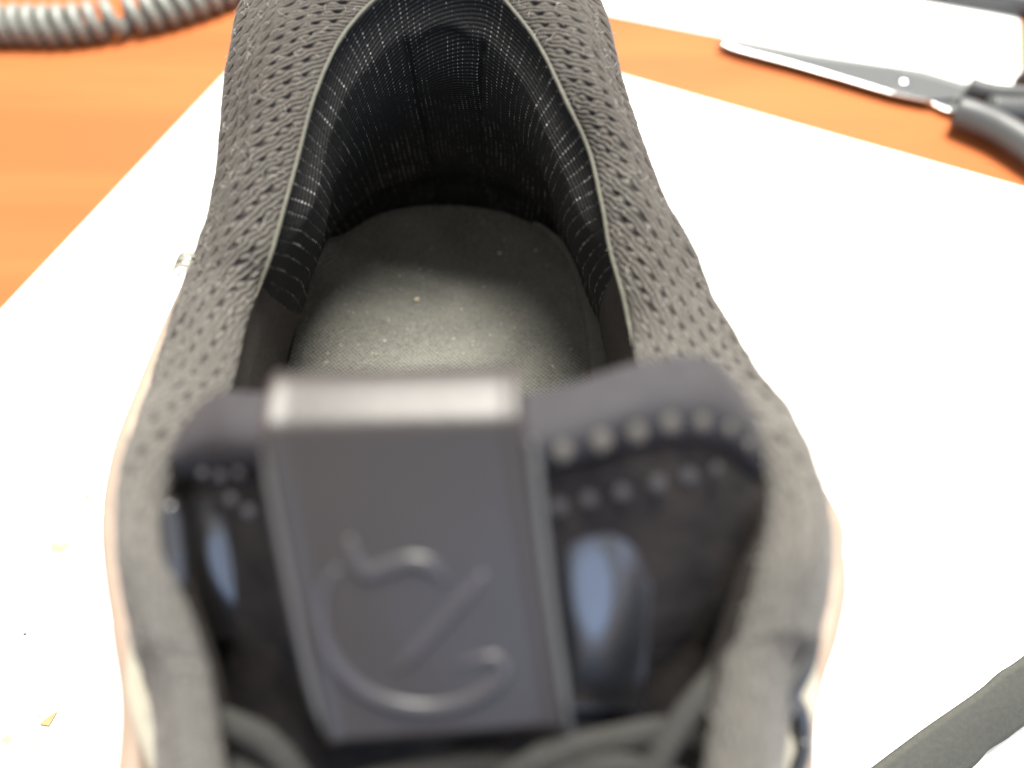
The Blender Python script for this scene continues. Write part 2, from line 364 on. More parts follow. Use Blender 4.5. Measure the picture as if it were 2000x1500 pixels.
# --- collar mesh: from Om-ish to rim, displaced knit
T_, l_ = tsamp(.021)
Pk = cr(prof, T_)                              # n x 8 x 3
m = 190
sidx = np.linspace(2.35, 7, m)
G = cr(Pk.transpose(1, 0, 2), sidx).transpose(1, 0, 2)
ds = np.linalg.norm(np.diff(G, axis=1), axis=2); sv = np.concatenate([np.zeros((len(G), 1)), np.cumsum(ds, axis=1)], 1)
sv = sv[:, -1:]-sv                             # distance from the rim seam
A_ = np.broadcast_to((l_-LC)[:, None], sv.shape)
dist = np.abs(A_)
# smooth large-scale padding unevenness
nn = gnormals(G)
if np.mean(nn[:, m//2, 2]) < 0: nn = -nn
G = G + nn*((.09*noise2(A_*.55+40, sv*.7, 11, 2))+.05*noise2(A_*2+40, sv*2, 12, 2))[..., None]
kk = .25+1.15*(1-sm(5.0, 12.5, dist))*np.sign(-A_+1e-6)*1.0
kfun = lambda x: .2+.68*(1-sm(4.0, 11.0, x))
xs = np.linspace(0, 40, 2000); Kint = np.r_[0, np.cumsum(kfun(xs)[:-1]*np.diff(xs))]
q = -np.interp(dist, xs, Kint) + sv*.98        # strand lines: constant q
kq = kfun(dist)
r_ = (dist*1.0 + sv*kq*.75)/np.sqrt(1+.3*kq)
wob = .085*noise2(A_*2.2+9, sv*2.2, 3, 2)+.04*noise2(A_*9, sv*9, 4, 2)
q = q+wob; r_ = r_+wob*.8
HQ, HR, SP = .276, .37, .092
row = np.floor(q/HQ); fq = q/HQ-row-.5; rr = r_/HR+.5*(row % 2); fr = rr-np.floor(rr)-.5
qe = q + .018*np.cos(2*math.pi*rr)*np.sin(2*math.pi*(q/HQ))
strand = .5+.5*np.cos(2*math.pi*(qe-HQ/2)/SP)
strand = strand**.8; strand = strand*(1-.6*sm(10, 14, dist))+.35*sm(10, 14, dist)
cellr = noise2(row*3.7+.5, np.floor(rr)*2.3+.5, 8, 1)
hole = np.exp(-((fq*HQ/(.042+.030*cellr))**2+(fr*HR/(.10+.09*cellr))**2)**1.25)
hole *= sm(.12, .30, sv)*(1-.8*sm(11.5, 15.5, dist))                       # none right beside the seam
near = sm(.0, .22, sv)
seam_dip = np.exp(-(sv/.07)**2)
across = .5+.5*np.cos(2*math.pi*r_/.11+3*noise2(q*4, r_*4, 5, 2)*6)
hgt = (.6*strand+.10*across)*(.55+.45*near)+.3*noise2(A_*14, sv*14, 6, 2)
disp = .036*hgt - .060*hole - .04*seam_dip
G2 = G + nn*disp[..., None]
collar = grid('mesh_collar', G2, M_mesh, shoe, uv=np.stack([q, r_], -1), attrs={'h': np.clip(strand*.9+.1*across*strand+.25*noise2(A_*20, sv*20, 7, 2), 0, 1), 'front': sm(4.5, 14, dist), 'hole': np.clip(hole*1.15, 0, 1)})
# --- loose fibres standing off the knit
def fibres(name, Gs, Ns, count, mat, parent, length=.16, rad=.0045):
    V, Fc = [], []
    n, m_ = Gs.shape[:2]; ii = rng.integers(5, n-5, count); jj = rng.integers(2, m_-2, count)
    for i, j in zip(ii, jj):
        p = Gs[i, j]; nrm = Ns[i, j]; d = rng.normal(size=3); d -= nrm*np.dot(d, nrm)*.6; d /= np.linalg.norm(d)
        ln = length*rng.uniform(.4, 1.3); side_ = np.cross(d, nrm); b0 = len(V)
        for k in range(4):
            t_ = k/3; c_ = p+nrm*(.01+.055*math.sin(math.pi*min(1, t_*1.1)))+d*ln*t_+side_*(.05*math.sin(3*t_+i))
            for a in range(3):
                V.append(c_+(side_*math.cos(a*2.094)+nrm*math.sin(a*2.094))*rad)
        for k in range(3):
            for a in range(3): Fc.append((b0+k*3+a, b0+k*3+(a+1) % 3, b0+k*3+3+(a+1) % 3, b0+k*3+3+a))
    o = mesh(name, V, Fc, mat, parent); o['kind'] = 'stuff'; return o
M_lint = plain('lint_fibre', (.30, .29, .27), .9, .1).m
fibres('collar_lint', G2, nn, 1500, M_lint, shoe)
# --- outer quarter below the collar
T2, l2 = tsamp(.25); P2 = cr(prof, T2); G = cr(P2.transpose(1, 0, 2), np.linspace(0, 2.4, 16)).transpose(1, 0, 2)
grid('quarter_panel', G, M_upper, shoe)
# --- piping seam
ta, tb = 8.8, 26.4
T3, l3 = tsamp(.035, ta, tb); Rp = cr(Rm, T3)+np.array([0, 0, .03])-cr(OD, T3)*.02
k_ = np.arange(len(Rp)); Rp = Rp + .012*np.stack([noise2(l3*2, 0*l3, 21), noise2(l3*2, 0*l3+3, 22), noise2(l3*2, 0*l3+6, 23)], -1)
edge = np.minimum(1, np.minimum(l3-l3[0], l3[-1]-l3)/.5); tube('seam_piping', Rp, (.036+.010*noise2(l3*5, 0*l3, 24))*np.maximum(edge, .2), M_pipe, shoe, 8)
# --- lining
def lining(name, a, b, mat, step=.06, rows=110, a1=0, b1=0):
    la, lb = np.interp([a, b], tt, L); n = int((lb-la)/step)+1
    s = np.linspace(0, 1, rows); i_ = np.linspace(0, 1, n)
    T = (a+a1*s)[None]*(1-i_)[:, None]+(b+b1*s)[None]*i_[:, None]; K = T-KC; s2 = np.broadcast_to(s[None], K.shape)
    l = np.interp(T, tt, L); lc = l-LC
    r = cr(Rm, T); bt = cr(Bt, T); od = cr(OD, T); od /= np.linalg.norm(od, axis=-1, keepdims=True)
    base = r*(1-s2[..., None])+bt*s2[..., None]
    heelw = 1-sm(5.0, 7.2, np.abs(K))
    pad = sm(0, .12, s2)*.30 + .36*np.exp(-((s2-.30)/.20)**2)
    pad = pad*(1-sm(.72, .86, s2)) - .10*np.exp(-((s2-.84)/.05)**2)
    inner = np.abs(lc)
    wdt = 1.95-.95*s2
    inside = 1-sm(wdt-.16, wdt+.02, inner)
    arc0 = .13+.03*(lc/1.2)**2
    inside = inside*sm(arc0-.02, arc0+.03, s2)
    pad = pad*(1-.40*inside)+.22*inside*np.exp(-((s2-.25)/.13)**2)
    groove = np.exp(-((inner-wdt)/.10)**2)*sm(.10, .17, s2)*(1-sm(.6, .8, s2))
    pad = pad-.18*groove-.10*np.exp(-((s2-arc0)/.02)**2)*(inner < 1.7)
    wr = .10*noise2(lc*.9+50, s2*5, 31, 3)-.10*np.exp(-((noise2(lc*.35+20, s2*2.2, 33, 1))/.05)**2)*sm(.25, .4, s2)
    pad = (pad+wr*sm(.02, .2, s2))*heelw + (1-heelw)*(.12*np.sin(math.pi*s2)+.03*noise2(lc*.8, s2*3, 35))*sm(0, .2, s2)
    P = base-od*pad[..., None]
    P[..., 2] -= .12*np.exp(-((s2-.07)/.06)**2)*heelw
    P[:, 0] = r[:, 0] + np.array([0, 0, -.02])+od[:, 0]*.03
    d = np.linalg.norm(np.diff(P, axis=1), axis=2); v = np.concatenate([np.zeros((len(P), 1)), np.cumsum(d, axis=1)], 1)
    return grid(name, P, mat, shoe, uv=np.stack([lc*(1+.04*v)+np.where(lc < 0, -.38, .22)*sm(1.8, 4, np.abs(lc))*1.6*(1-np.exp(-v/1.6)), v], -1))
lining('heel_lining', 9.2, 24.4, M_lining, a1=2.6, b1=-1.6)
lining('side_lining', .0, 9.24, M_side, .1, 60, b1=2.6); lining('side_lining', 24.36, NS-1.0, M_side, .1, 60, a1=-1.6)
# --- insole
ring = OUT[:-1]; nr = 70
c2 = np.array([-1.4, 0.])
# blend of scanlines: map outline to a spine
spine = np.stack([np.interp(ring[:, 1], [-13, 9.5], [-1.1, -1.55]), np.clip(ring[:, 1], -11.5, 9.5)], 1)
f = np.linspace(0, 1, nr)**.8
PX = spine[:, None]*(1-f)[None, :, None]+ring[:, None]*f[None, :, None]
Ff = np.broadcast_to(f[None], PX.shape[:2])
lump = atz(628, 502, IZ)[:2]
zz = IZ-.32+.42*Ff**3+.14*noise2(PX[..., 0]*.5+30, PX[..., 1]*.5+30, 41, 3)
dl = PX-lump; zz += .42*np.exp(-(dl[..., 0]/.42)**2-(dl[..., 1]/.5)**2)
for (cx, cy, ax, ay, am) in ((760, 520, 1.6, .25, .10), (720, 600, .3, 1.3, .06), (930, 470, .5, .5, -.08), (640, 640, .35, .9, .06)):
    p = atz(cx, cy, IZ)[:2]; d_ = PX-p; zz += am*np.exp(-(d_[..., 0]/ax)**2-((d_[..., 1]+d_[..., 0]*.35)/ay)**2)
G = np.concatenate([PX, zz[..., None]], -1)
wp = atz(905, 440, IZ)[:2]; dw = PX-wp
darker = np.exp(-((dw[..., 0])/np.maximum(.15, .75+.45*dw[..., 1]))**2-(dw[..., 1]/1.0)**2)  # darker wedge at the heel centre of the insole
wp = atz(840, 640, IZ)[:2]; dw = PX-wp; darker = np.maximum(darker, .28*np.exp(-(dw[..., 0]/.5)**2-(dw[..., 1]/1.6)**2))
wp = atz(930, 720, IZ)[:2]; dw = PX-wp; darker = np.maximum(darker, .42*np.exp(-(dw[..., 0]/1.6)**2-(dw[..., 1]/.6)**2))
darker = np.maximum(darker, .8*sm(.93, 1, Ff)*(PX[..., 1] > 12))  # also darker along the back edge
# trim: the printed cloth stops short of the foam on the right side
G = np.concatenate([G, G[:1]], 0); darker = np.concatenate([darker, darker[:1]], 0)
insole = grid('insole', G, M_insole, shoe, attrs={'darker': np.clip(darker, 0, 1)})
# foam lip beside the cloth on the right of the insole
lip_i = [(1040,436),(1085,478),(1112,520),(1130,575),(1145,640),(1152,700),(1158,770),(1162,860)]
lip_o = [(1062,440),(1118,482),(1150,525),(1168,585),(1180,650),(1186,700),(1190,770),(1195,860)]
a = np.array([atz(x, y, IZ+.16) for x, y in lip_i]); b = np.array([atz(x, y, IZ+.34) for x, y in lip_o])
n_ = 90; t_ = np.linspace(0, len(a)-1, n_); a = cr(a, t_); b = cr(b, t_)
sec = [a+np.array([0, 0, -.15]), a+np.array([0, 0, .03]), a*.85+b*.15+np.array([0, 0, .07]), a*.4+b*.6+np.array([0, 0, .05]), b*.95+a*.05, b+np.array([.06, 0, -.1]), b+np.array([.05, 0, -.6])]
grid('foam_lip', cr(np.array(sec), np.linspace(0, 6, 28)).transpose(1, 0, 2), M_foam, insole)

# --- tongue
TG = [
 [(342,858,9.3),(400,802,9.0),(500,800,8.5),(770,805,8.15),(1045,800,8.1),(1250,742,8.2),(1395,730,8.5),(1468,800,8.9)],
 [(338,935,9.35),(405,905,8.85),(505,900,8.35),(770,890,8.0),(1045,905,7.95),(1255,850,8.05),(1410,850,8.4),(1492,925,9.0)],
 [(366,1010,9.6),(425,1010,9.2),(530,1010,8.75),(780,1010,8.35),(1060,1010,8.3),(1260,985,8.4),(1410,975,8.8),(1490,1010,9.3)],
 [(400,1200,10.0),(455,1200,9.5),(570,1200,9.05),(810,1200,8.75),(1080,1200,8.75),(1260,1190,8.95),(1390,1180,9.35),(1460,1170,9.9)],
 [(438,1400,10.4),(505,1400,9.9),(630,1420,9.5),(840,1440,9.25),(1090,1420,9.25),(1230,1390,9.45),(1330,1370,9.85),(1425,1350,10.4)],
 [(360,1900,11.6),(500,1900,10.9),(700,1900,10.5),(850,1900,10.4),(1060,1900,10.4),(1160,1900,10.5),(1350,1900,10.9),(1480,1900,11.6)]]
TGw = np.array([[atd(*p) for p in r] for r in TG])
back0 = TGw[0]+np.array([0, .35, -.25]); back1 = TGw[1]+np.array([0, .75, -.75]); back2 = TGw[3]+np.array([0, .7, -1.2])
def surf(rows, n, m_):
    A = np.array(rows); B = cr(A, np.linspace(0, len(A)-1, n)); return cr(B.transpose(1, 0, 2), np.linspace(0, A.shape[1]-1, m_)).transpose(1, 0, 2)
fwd = np.array([0, cp, -sp])
crestrow = TGw[0]; bulge = TGw[0]*.5+TGw[1]*.5-fwd*.16
TGbody = surf([TGw[1]*.8+TGw[2]*.2+fwd*.12, TGw[2], TGw[3], TGw[4], TGw[5]], 90, 140)
TGbody -= fwd*(.05*noise2(np.linspace(0, 9, 90)[:, None], np.linspace(0, 14, 140)[None], 51, 3))[..., None]
tongue = grid('tongue', TGbody, M_tongue, shoe)
bd = surf([back2, back1, back0, crestrow, bulge, TGw[1], TGw[1]*.85+TGw[2]*.15+fwd*.15], 60, 200)
w_ = np.linalg.norm(np.diff(bd[30], axis=0), axis=1); uu = np.r_[0, np.cumsum(w_)]
bd -= gnormals(bd)*.0
grid('binding', bd, M_bind, tongue, uv=np.stack(np.broadcast_arrays(uu[None], np.linspace(0, 1, 60)[:, None]), -1))
def ellipsoid(name, c, rad, mat, parent, axes=None, seg=10, ring_=6):
    th = np.linspace(0, math.pi, ring_+1); ph = np.linspace(0, 2*math.pi, seg, endpoint=False)
    D = np.stack([np.sin(th)[:, None]*np.cos(ph)[None], np.sin(th)[:, None]*np.sin(ph)[None], np.broadcast_to(np.cos(th)[:, None], (ring_+1, seg))], -1)*np.array(rad)
    if axes is not None: D = D@np.array(axes)
    return grid(name, np.array(c)+D, mat, parent, closed_v=True)
camax = [[1, 0, 0], [0, sp, cp], [0, cp, -sp]]
for (x, y, d, r) in [(1100,882,7.88,.125),(1175,862,7.86,.13),(1245,846,7.86,.12),(1310,828,7.95,.12),(1372,826,8.1,.10),(1425,838,8.3,.085),(1462,868,8.6,.07),
                     (1045,905,7.8,.09)]:
    ellipsoid('stitch_dot', atd(x, y, d), (r*.75, r*.9, .025), M_dot, tongue, camax)
for (x, y, d, r) in [(395,925,8.85,.06),(430,930,8.7,.07),(465,925,8.5,.06),(450,975,8.6,.07),(485,1000,8.6,.08),
                     (1090,990,8.2,.10),(1150,975,8.2,.09),(1215,962,8.25,.09),(1285,945,8.32,.10),(1345,930,8.45,.10),(1400,915,8.5,.07)]:
    ellipsoid('stitch_dot', atd(x, y, d), (r*.9, r, .015), M_bind, tongue, camax)
# glossy overlays either side of the pull tab, shaped to mirror the window lamp
def patch(name, base, flat, mat, parent, n=36):
    B = surf(np.array([[atd(*p) for p in r] for r in base]), n, n); A = surf(np.array([[atd(*p) for p in r] for r in flat]), n, n)
    a = np.linspace(-1, 1, n); rr_ = np.sqrt(np.abs(a[:, None])**2.4+np.abs(a[None])**2.4); g = 1-sm(.22, 1.08, rr_)
    G = B+fwd*.05+(A-B)*g[..., None]
    return grid(name, G, mat, parent)
def rows3(xs, ys, d): return [[(x, y, d[i][j]) for j, x in enumerate(xs[i])] for i, y in enumerate(ys)]
X = [(1035,1145,1270),(1040,1160,1275),(1065,1160,1255)]; Y = (930, 1150, 1390)
patch('glossy_overlay', rows3(X, Y, [(8.2,8.25,8.3),(8.65,8.72,8.8),(9.05,9.1,9.2)]), rows3(X, Y, [(8.22,8.22,8.24),(8.47,8.47,8.49),(8.74,8.74,8.76)]), M_film, tongue)
X = [(362,400,455),(374,415,465),(405,445,500)]; Y = (970, 1090, 1250)
patch('glossy_overlay', rows3(X, Y, [(9.3,9.1,8.9),(9.55,9.35,9.15),(9.85,9.65,9.4)]), rows3(X, Y, [(8.93,8.98,9.04),(9.09,9.14,9.21),(9.33,9.38,9.45)]), M_film, tongue)
# --- pull tab: slab with folded top
c_tl, c_tr, c_bl, c_br = atd(512,845,7.75), atd(1022,830,7.75), atd(640,1440,8.5), atd(1102,1405,8.5)
ex = (c_tr-c_tl); ex /= np.linalg.norm(ex); ey = (c_bl-c_tl); ey -= ex*np.dot(ex, ey); ey /= np.linalg.norm(ey); en = np.cross(ex, ey)
if np.dot(en, fwd) > 0: en = -en            # towards the camera
nu, nv = 60, 80
uu = np.linspace(0, 1, nu); vv = np.linspace(0, 1, nv)
face = (c_tl[None, None]*(1-uu)[:, None, None]+c_tr[None, None]*uu[:, None, None])*(1-vv)[None, :, None]+(c_bl[None, None]*(1-uu)[:, None, None]+c_br[None, None]*uu[:, None, None])*vv[None, :, None]
# long strip profile: face bottom -> face top -> fold over -> back down
foldr = .42
FOLD = np.array([(0, 0), (.05, .015), (.12, .07), (.24, .19), (.34, .30), (.40, .40), (.41, .52), (.36, .66), (.22, .78), (0, .84)]); prof_v = []
for i, v_ in enumerate(np.linspace(1, 0, 50)): prof_v.append(('f', v_))
for a in np.linspace(0, math.pi, 24)[1:]: prof_v.append(('a', a))
for d_ in np.linspace(0, 2.6, 20)[1:]: prof_v.append(('b', d_))
def strip(off, edge_u):
    rows = []
    for kind, x in prof_v:
        e = []
        for u_ in edge_u:
            top = c_tl*(1-u_)+c_tr*u_; bot = c_bl*(1-u_)+c_br*u_
            if kind == 'f': p = top*(1-x)+bot*x+en*off+en*.05*math.sin(math.pi*x)
            elif kind == 'a':
                q_ = cr(FOLD, np.array([x/math.pi*(len(FOLD)-1)]))[0]; p = top-ey*q_[0]-en*q_[1]+en*off*0; e.append(p); continue
                rr_ = foldr+off; p = top-en*foldr+en*rr_*math.cos(x)-ey*rr_*math.sin(x)*.8
            else: p = top-en*(2*foldr+off)+ey*x-en*.0
            e.append(p)
        rows.append(e)
    return np.array(rows)
hw = .10
eu = np.r_[0, .006, .018, .035, .06, np.linspace(.1, .9, 14), .94, .965, .982, .994, 1]
edgeprof = np.minimum(1, np.minimum(eu, 1-eu)/.035); thick = .10*np.sqrt(np.maximum(0, 1-(1-edgeprof)**2))
lipp = 0.035*np.exp(-((np.minimum(eu, 1-eu)-.03)/.018)**2)
G0 = strip(0, eu); G0 = G0+en*(.05*noise2(np.linspace(0, 4, G0.shape[0])[:, None], np.linspace(0, 2.5, G0.shape[1])[None], 61, 2))[..., None]; Gn = gnormals(G0)
if np.mean(np.einsum('ijk,k->ij', Gn[:40], en)) < 0: Gn = -Gn
top_s = G0+Gn*(thick+lipp)[None, :, None]; bot_s = G0-Gn*thick[None, :, None]
Gt = np.concatenate([top_s, bot_s[:, ::-1]], 1)
Gt = np.concatenate([np.mean(Gt[:1], axis=1, keepdims=True).repeat(Gt.shape[1], 1)*.0+ (Gt[:1]*.5+Gt[:1, ::-1]*.5), Gt], 0)
tab = grid('pull_tab', Gt, M_tab, shoe, closed_v=True)
def ontab(px, py, off=.0):
    o = np.array([0, 0, CAMZ]); d = ray(px, py); s_ = np.dot(c_tl-o, en)/np.dot(d, en); p = o+d*s_
    v_ = np.dot(p-c_tl, ey)/np.linalg.norm(c_bl-c_tl); return p+en*(off+.10+.05*math.sin(math.pi*min(max(v_, 0), 1)))
EM = [([(686,1040),(700,1082),(722,1108),(755,1098),(800,1084),(845,1092),(872,1122)], .095, 0.0),
      ([(948,1108),(905,1155),(845,1225),(775,1300)], .085, -.01),
      ([(668,1098),(642,1130),(632,1185),(640,1240),(668,1290),(715,1335),(775,1362),(840,1370),(905,1358),(955,1332),(985,1300),(975,1274),(940,1272),(900,1288)], .09, 0.0),
      ([(715,1018),(765,1003),(830,998),(890,1015),(940,1050),(962,1085)], .05, -.03)]
for pts, r0, off in EM:
    P = dense(np.array([ontab(x, y, off) for x, y in pts]), .04); e = np.linspace(0, 1, len(P)); rr0 = r0*np.minimum(1, .45+3*np.minimum(e, 1-e))
    tube('emblem_stroke', P, rr0, M_emblem, tab, 10, ry=rr0*.6, up=en)

M_edge = NT('tab_edge_binding', (.065, .067, .07), .5, .5).m
for pts_ in ([(1040,858),(1052,980),(1072,1150),(1098,1330),(1108,1408)], [(520,870),(545,1000),(575,1150),(610,1320),(642,1432)]):
    P = dense(np.array([ontab(x, y, -.06) for x, y in pts_]), .05); e = np.linspace(0, 1, len(P))
    tube('edge_binding', P, .06*np.minimum(1, .4+6*np.minimum(e, 1-e)), M_edge, tab, 10)
P = dense(np.array([ontab(1105, 1400, -.1), atd(1113, 1450, 8.75), atd(1118, 1560, 8.9)]), .05); tube('stitch_tail', P, .06, M_edge, tab, 8)
# --- eyestay film, laces, trim
def strip_on(name, a, b, mat, w=.35, off=.05, parent=None, k0=4.6, k1=7.4, frac=.8):
    T, l = tsamp(.1, a, b); P = cr(prof, T); A = cr(P.transpose(1, 0, 2), np.linspace(k0, k1, 14) if k1 <= 7 else np.linspace(k0, 7, 14)).transpose(1, 0, 2)
    n = gnormals(A); 
    if np.mean(n[..., 2]) < 0: n = -n
    e = np.sin(np.linspace(0, math.pi, 14))**.5
    return grid(name, A+n*(off*e)[None, :, None], mat, parent or shoe)
# small glossy film just inside the left rim, turned to glint at the camera
WIN = np.array([18, -105, 46.])
def facing(P):                                # normal that mirrors the window lamp straight into the camera
    v_ = np.array([0, 0, CAMZ])-P; v_ /= np.linalg.norm(v_); l_ = WIN-P; l_ /= np.linalg.norm(l_); h_ = v_+l_; return h_/np.linalg.norm(h_)
def ribbon(name, pts, w, mat, drop=.02, thick=.10):
    P = dense(np.array([atd(*p) for p in pts]), .04); T, _, _ = frames(P); m_ = 15; a = np.linspace(-1, 1, m_); rows = []
    e = np.linspace(-1, 1, len(P)); wd = w*np.sqrt(np.maximum(.02, 1-np.abs(e)**3))
    for i in range(len(P)):
        n_ = facing(P[i]); s_ = np.cross(T[i], n_); s_ /= np.linalg.norm(s_)
        top = P[i]+s_*wd[i]*a[:, None]-n_*(drop*a**2+thick*np.maximum(0, np.abs(a)-.8)/.2)[:, None]
        rows.append(top)
    o = grid(name, np.array(rows), mat, shoe); md = o.modifiers.new('thickness', 'SOLIDIFY'); md.thickness = .06*S; md.offset = 0; return o
ribbon('eyelet_film', [(333,985,8.72),(336,1030,8.74),(341,1090,8.76),(350,1150,8.80)], .12, M_film)
ribbon('trim_strip', [(1600,1235,9.25),(1578,1300,9.15),(1540,1370,9.05),(1500,1435,9.0),(1455,1500,8.95),(1400,1580,8.95)], .13, M_film)  # strip turned the same way, to show a blue glint
def lace(pts, r, flat=.6, name='shoelace'):
    P = dense(np.array([atd(*p) for p in pts]), .03)
    def bmp(n, a): return 1+.10*np.sin(np.arange(n)[:, None]*.9+3*a[None])*np.sin(np.arange(n)[:, None]*.9-3*a[None])
    return tube(name, P, r, M_lace, shoe, 14, ry=r*flat, bump=bmp, up=-fwd)
lace([(400,1400,9.2),(450,1415,8.9),(520,1450,8.8),(580,1520,8.8),(640,1640,8.9)], .17)
lace([(1400,1320,9.3),(1375,1350,8.9),(1330,1410,8.7),(1285,1490,8.6),(1230,1600,8.6)], .155, .85)
lace([(900,1620,8.7),(990,1530,8.6),(1080,1475,8.55),(1180,1450,8.7),(1290,1430,8.8),(1370,1440,9.0)], .17)
lace([(1380,1560,8.9),(1290,1520,8.6),(1200,1500,8.4),(1100,1530,8.5),(980,1600,8.6)], .16)
lace([(450,1500,9.0),(600,1560,8.8),(760,1520,8.8),(900,1490,8.8),(1000,1500,8.8),(1100,1560,8.8)], .16)
# side straps below the collar at the front
def band(name, pts, r, ry, mat, up=(0, 0, 1)):
    P = dense(np.array([atd(*p) for p in pts]), .05); e = np.linspace(0, 1, len(P)); k_ = np.sqrt(np.clip(e/.35, .02, 1))
    return tube(name, P, r*k_, mat, shoe, 16, ry=ry*k_, up=up)
band('side_strap', [(262,1240,11.0),(275,1330,10.6),(300,1420,10.2),(345,1540,9.9)], .22, .12, M_trim)
band('side_strap', [(1588,1275,10.9),(1555,1390,10.3),(1510,1470,9.9),(1480,1600,9.7)], .24, .12, M_trim)
tube('eyelet_rim', dense(np.array([atd(1540+30*math.cos(a), 1440+75*math.sin(a), 9.9) for a in np.linspace(0, 2*math.pi, 13)]), .05), .12, M_film, shoe, 10)
# --- midsole and outsole
def ringwall(name, levels, mat, cap=True):
    cc = np.stack([np.interp(MO[:, 1], [-16, 16], [-.9, -1.3]), np.clip(MO[:, 1], -11, 12)], 1); d = MO-cc; ln = np.linalg.norm(d, axis=1, keepdims=True); d = d/ln
    G = np.stack([np.c_[MO+d*o, np.full(len(MO), z)] for o, z in levels], 1)
    return grid(name, G, mat, shoe)
hh = 4.6
ringwall('midsole', [(-3.2, 1.2), (-.1, 1.1), (.0, 1.5), (-.25, 2.3), (-.2, 3.2), (-.02, 4.2), (-.02, 4.8), (-.2, 5.05), (-.5, 4.9), (-.6, 4.2)], M_mid)
ringwall('outsole', [(-3.6, .02), (-.3, .02), (-.1, .25), (-.05, .9), (-.12, 1.12), (-3.2, 1.18)], M_out)
# toe box and vamp in front of the lacing, mostly below the frame
rows = []
for y, xl, xr, zt in ((-4.3, -5.0, 4.0, 5.6), (-7, -5.0, 3.8, 5.0), (-10, -4.9, 3.6, 4.7), (-13, -3.6, 2.0, 4.1), (-15.2, -1.8, .4, 3.4)):
    a = np.linspace(0, math.pi, 24); xc = (xl+xr)/2; rows.append(np.stack([xc-(xr-xl)/2*np.cos(a), np.full(24, y)-.4*np.sin(a), 3.6+(zt-3.6)*np.sin(a)**.7], 1))
grid('toe_box', cr(np.array(rows), np.linspace(0, 4, 40)), M_upper, shoe)
# lower floor inside, below the insole
# --- thread tuft on the outer left side
for i in range(7):
    b0 = atd(378+random.uniform(-4, 4), 496+i*6, 13.0); e0 = atd(342+random.uniform(-8, 6), 508+i*5+random.uniform(-4, 4), 13.1); m0 = (b0+e0)/2+np.array([0, 0, .12])
    tube('loose_thread', dense(np.array([b0, m0, e0]), .03), .024, M_thread, shoe, 6)
settle(shoe)

# ------------------------------------------------------------------ crumbs and flecks
M_crumb = plain('crumb_tan', (.62, .52, .38), .9, .2).m; M_rust = plain('crumb_rust', (.30, .12, .06), .9, .2).m; M_fleck = plain('fleck_brown', (.30, .21, .11), .8, .2).m; M_dark = plain('fleck_dark', (.05, .04, .03), .8, .2).m
def crumb(px, py, r, mat, label, group=None, z=IZ-.1, cat='crumb', name='crumb', flat=.6):
    c = atz(px, py, z); o = ellipsoid(name, (0, 0, 0), (r, r*random.uniform(.6, .9), r*flat), mat, None, seg=7, ring_=4)
    for v in o.data.vertices: v.co *= random.uniform(.75, 1.2)
    o.location = Vector(c)*S; o.rotation_euler.z = random.uniform(0, 3); o['label'] = label; o['category'] = cat
    if group: o['group'] = group
from mathutils.bvhtree import BVHTree
bpy.context.view_layer.update(); dg = bpy.context.evaluated_depsgraph_get()
bv = BVHTree.FromObject(insole, dg)
def insz(px, py):
    o = Vector((0, 0, CAMZ*S)) - shoe.location; h = bv.ray_cast(o, Vector(ray(px, py)).normalized())
    return (h[0].z/S) if h[0] else IZ
crumb(814, 586, .075, M_crumb, 'largest pale tan crumb near the middle of the dark insole', z=insz(814, 586)+.02)
crumb(976, 494, .05, M_crumb, 'small pale crumb near the back right of the insole', z=insz(976, 494)+.02)
crumb(1046, 488, .04, M_crumb, 'small pale crumb close to the foam lip at the back right of the insole', z=insz(1046, 488)+.02)
crumb(1150, 726, .05, M_rust, 'rust brown crumb at the right edge of the insole', z=insz(1150, 726)+.05)
for (x, y) in [(780,540),(855,690),(848,700),(923,674),(905,690),(727,690),(735,692),(640,690),(902,604),(668,560),(690,610),(1005,640),(860,745),(618,585),(945,560)]:
    crumb(x, y, random.uniform(.018, .03), M_crumb, 'tiny pale speck of dust on the dark insole', 'dust specks on the insole', z=insz(x, y)+.015)
crumb(1163, 506, .035, M_crumb, 'pale crumb caught on the dark side lining right of the insole', z=3.6)
def flake(px, py, pts, mat, label, cat='flake', z=.1):
    c = atz(px, py, z); o = slab('paper_flake', [(a, b) for a, b in pts], 0, .02, mat); o.location = Vector(c)*S; o['label'] = label; o['category'] = cat
flake(95, 1405, [(-.15, -.09), (.05, -.12), (.14, .15), (.0, .06)], M_fleck, 'tan triangular flake on the white paper at lower left')
for (x, y, r, lb) in [(170, 970, .06, 'brown speck on the paper beside the left side of the shoe'), (48, 1238, .045, 'dark brown speck on the paper at the left edge'), (30, 1265, .025, 'tiny dark speck on the paper below the dark brown one')]:
    crumb(x, y, r, M_fleck if r > .05 else M_dark, lb, z=.09, cat='speck', name='speck', flat=.3)

# ------------------------------------------------------------------ coiled cord
M_cord = NT('cord_plastic', (.17, .18, .165), .42, .45).m
cord = empty('coiled_cord', tuple(atz(200, 40, 0)), 'grey coiled telephone cord lying on the orange desk behind the shoe', 'cord')
axis = dense(np.array([atz(x, y, .55) for x, y in [(-520,130),(-300,95),(-120,62),(0,48),(120,48),(240,32),(340,10),(440,-25),(540,-75),(640,-150)]]), .02)
Lx = np.r_[0, np.cumsum(np.linalg.norm(np.diff(axis, axis=0), axis=1))]
n = 2600; s_ = np.linspace(0, Lx[-1], n); Ax = np.stack([np.interp(s_, Lx, axis[:, i]) for i in range(3)], 1)
Tx, Nx, Bx = frames(Ax)
pxs = np.array([ (1000+F*p[0]/(p[1]*cp+(CAMZ-p[2])*sp)) for p in Ax])
dens = 2*math.pi/.50*(1-.42*np.exp(-((pxs-235)/28)**2)); ph = np.r_[0, np.cumsum(dens[:-1]*np.diff(s_))]
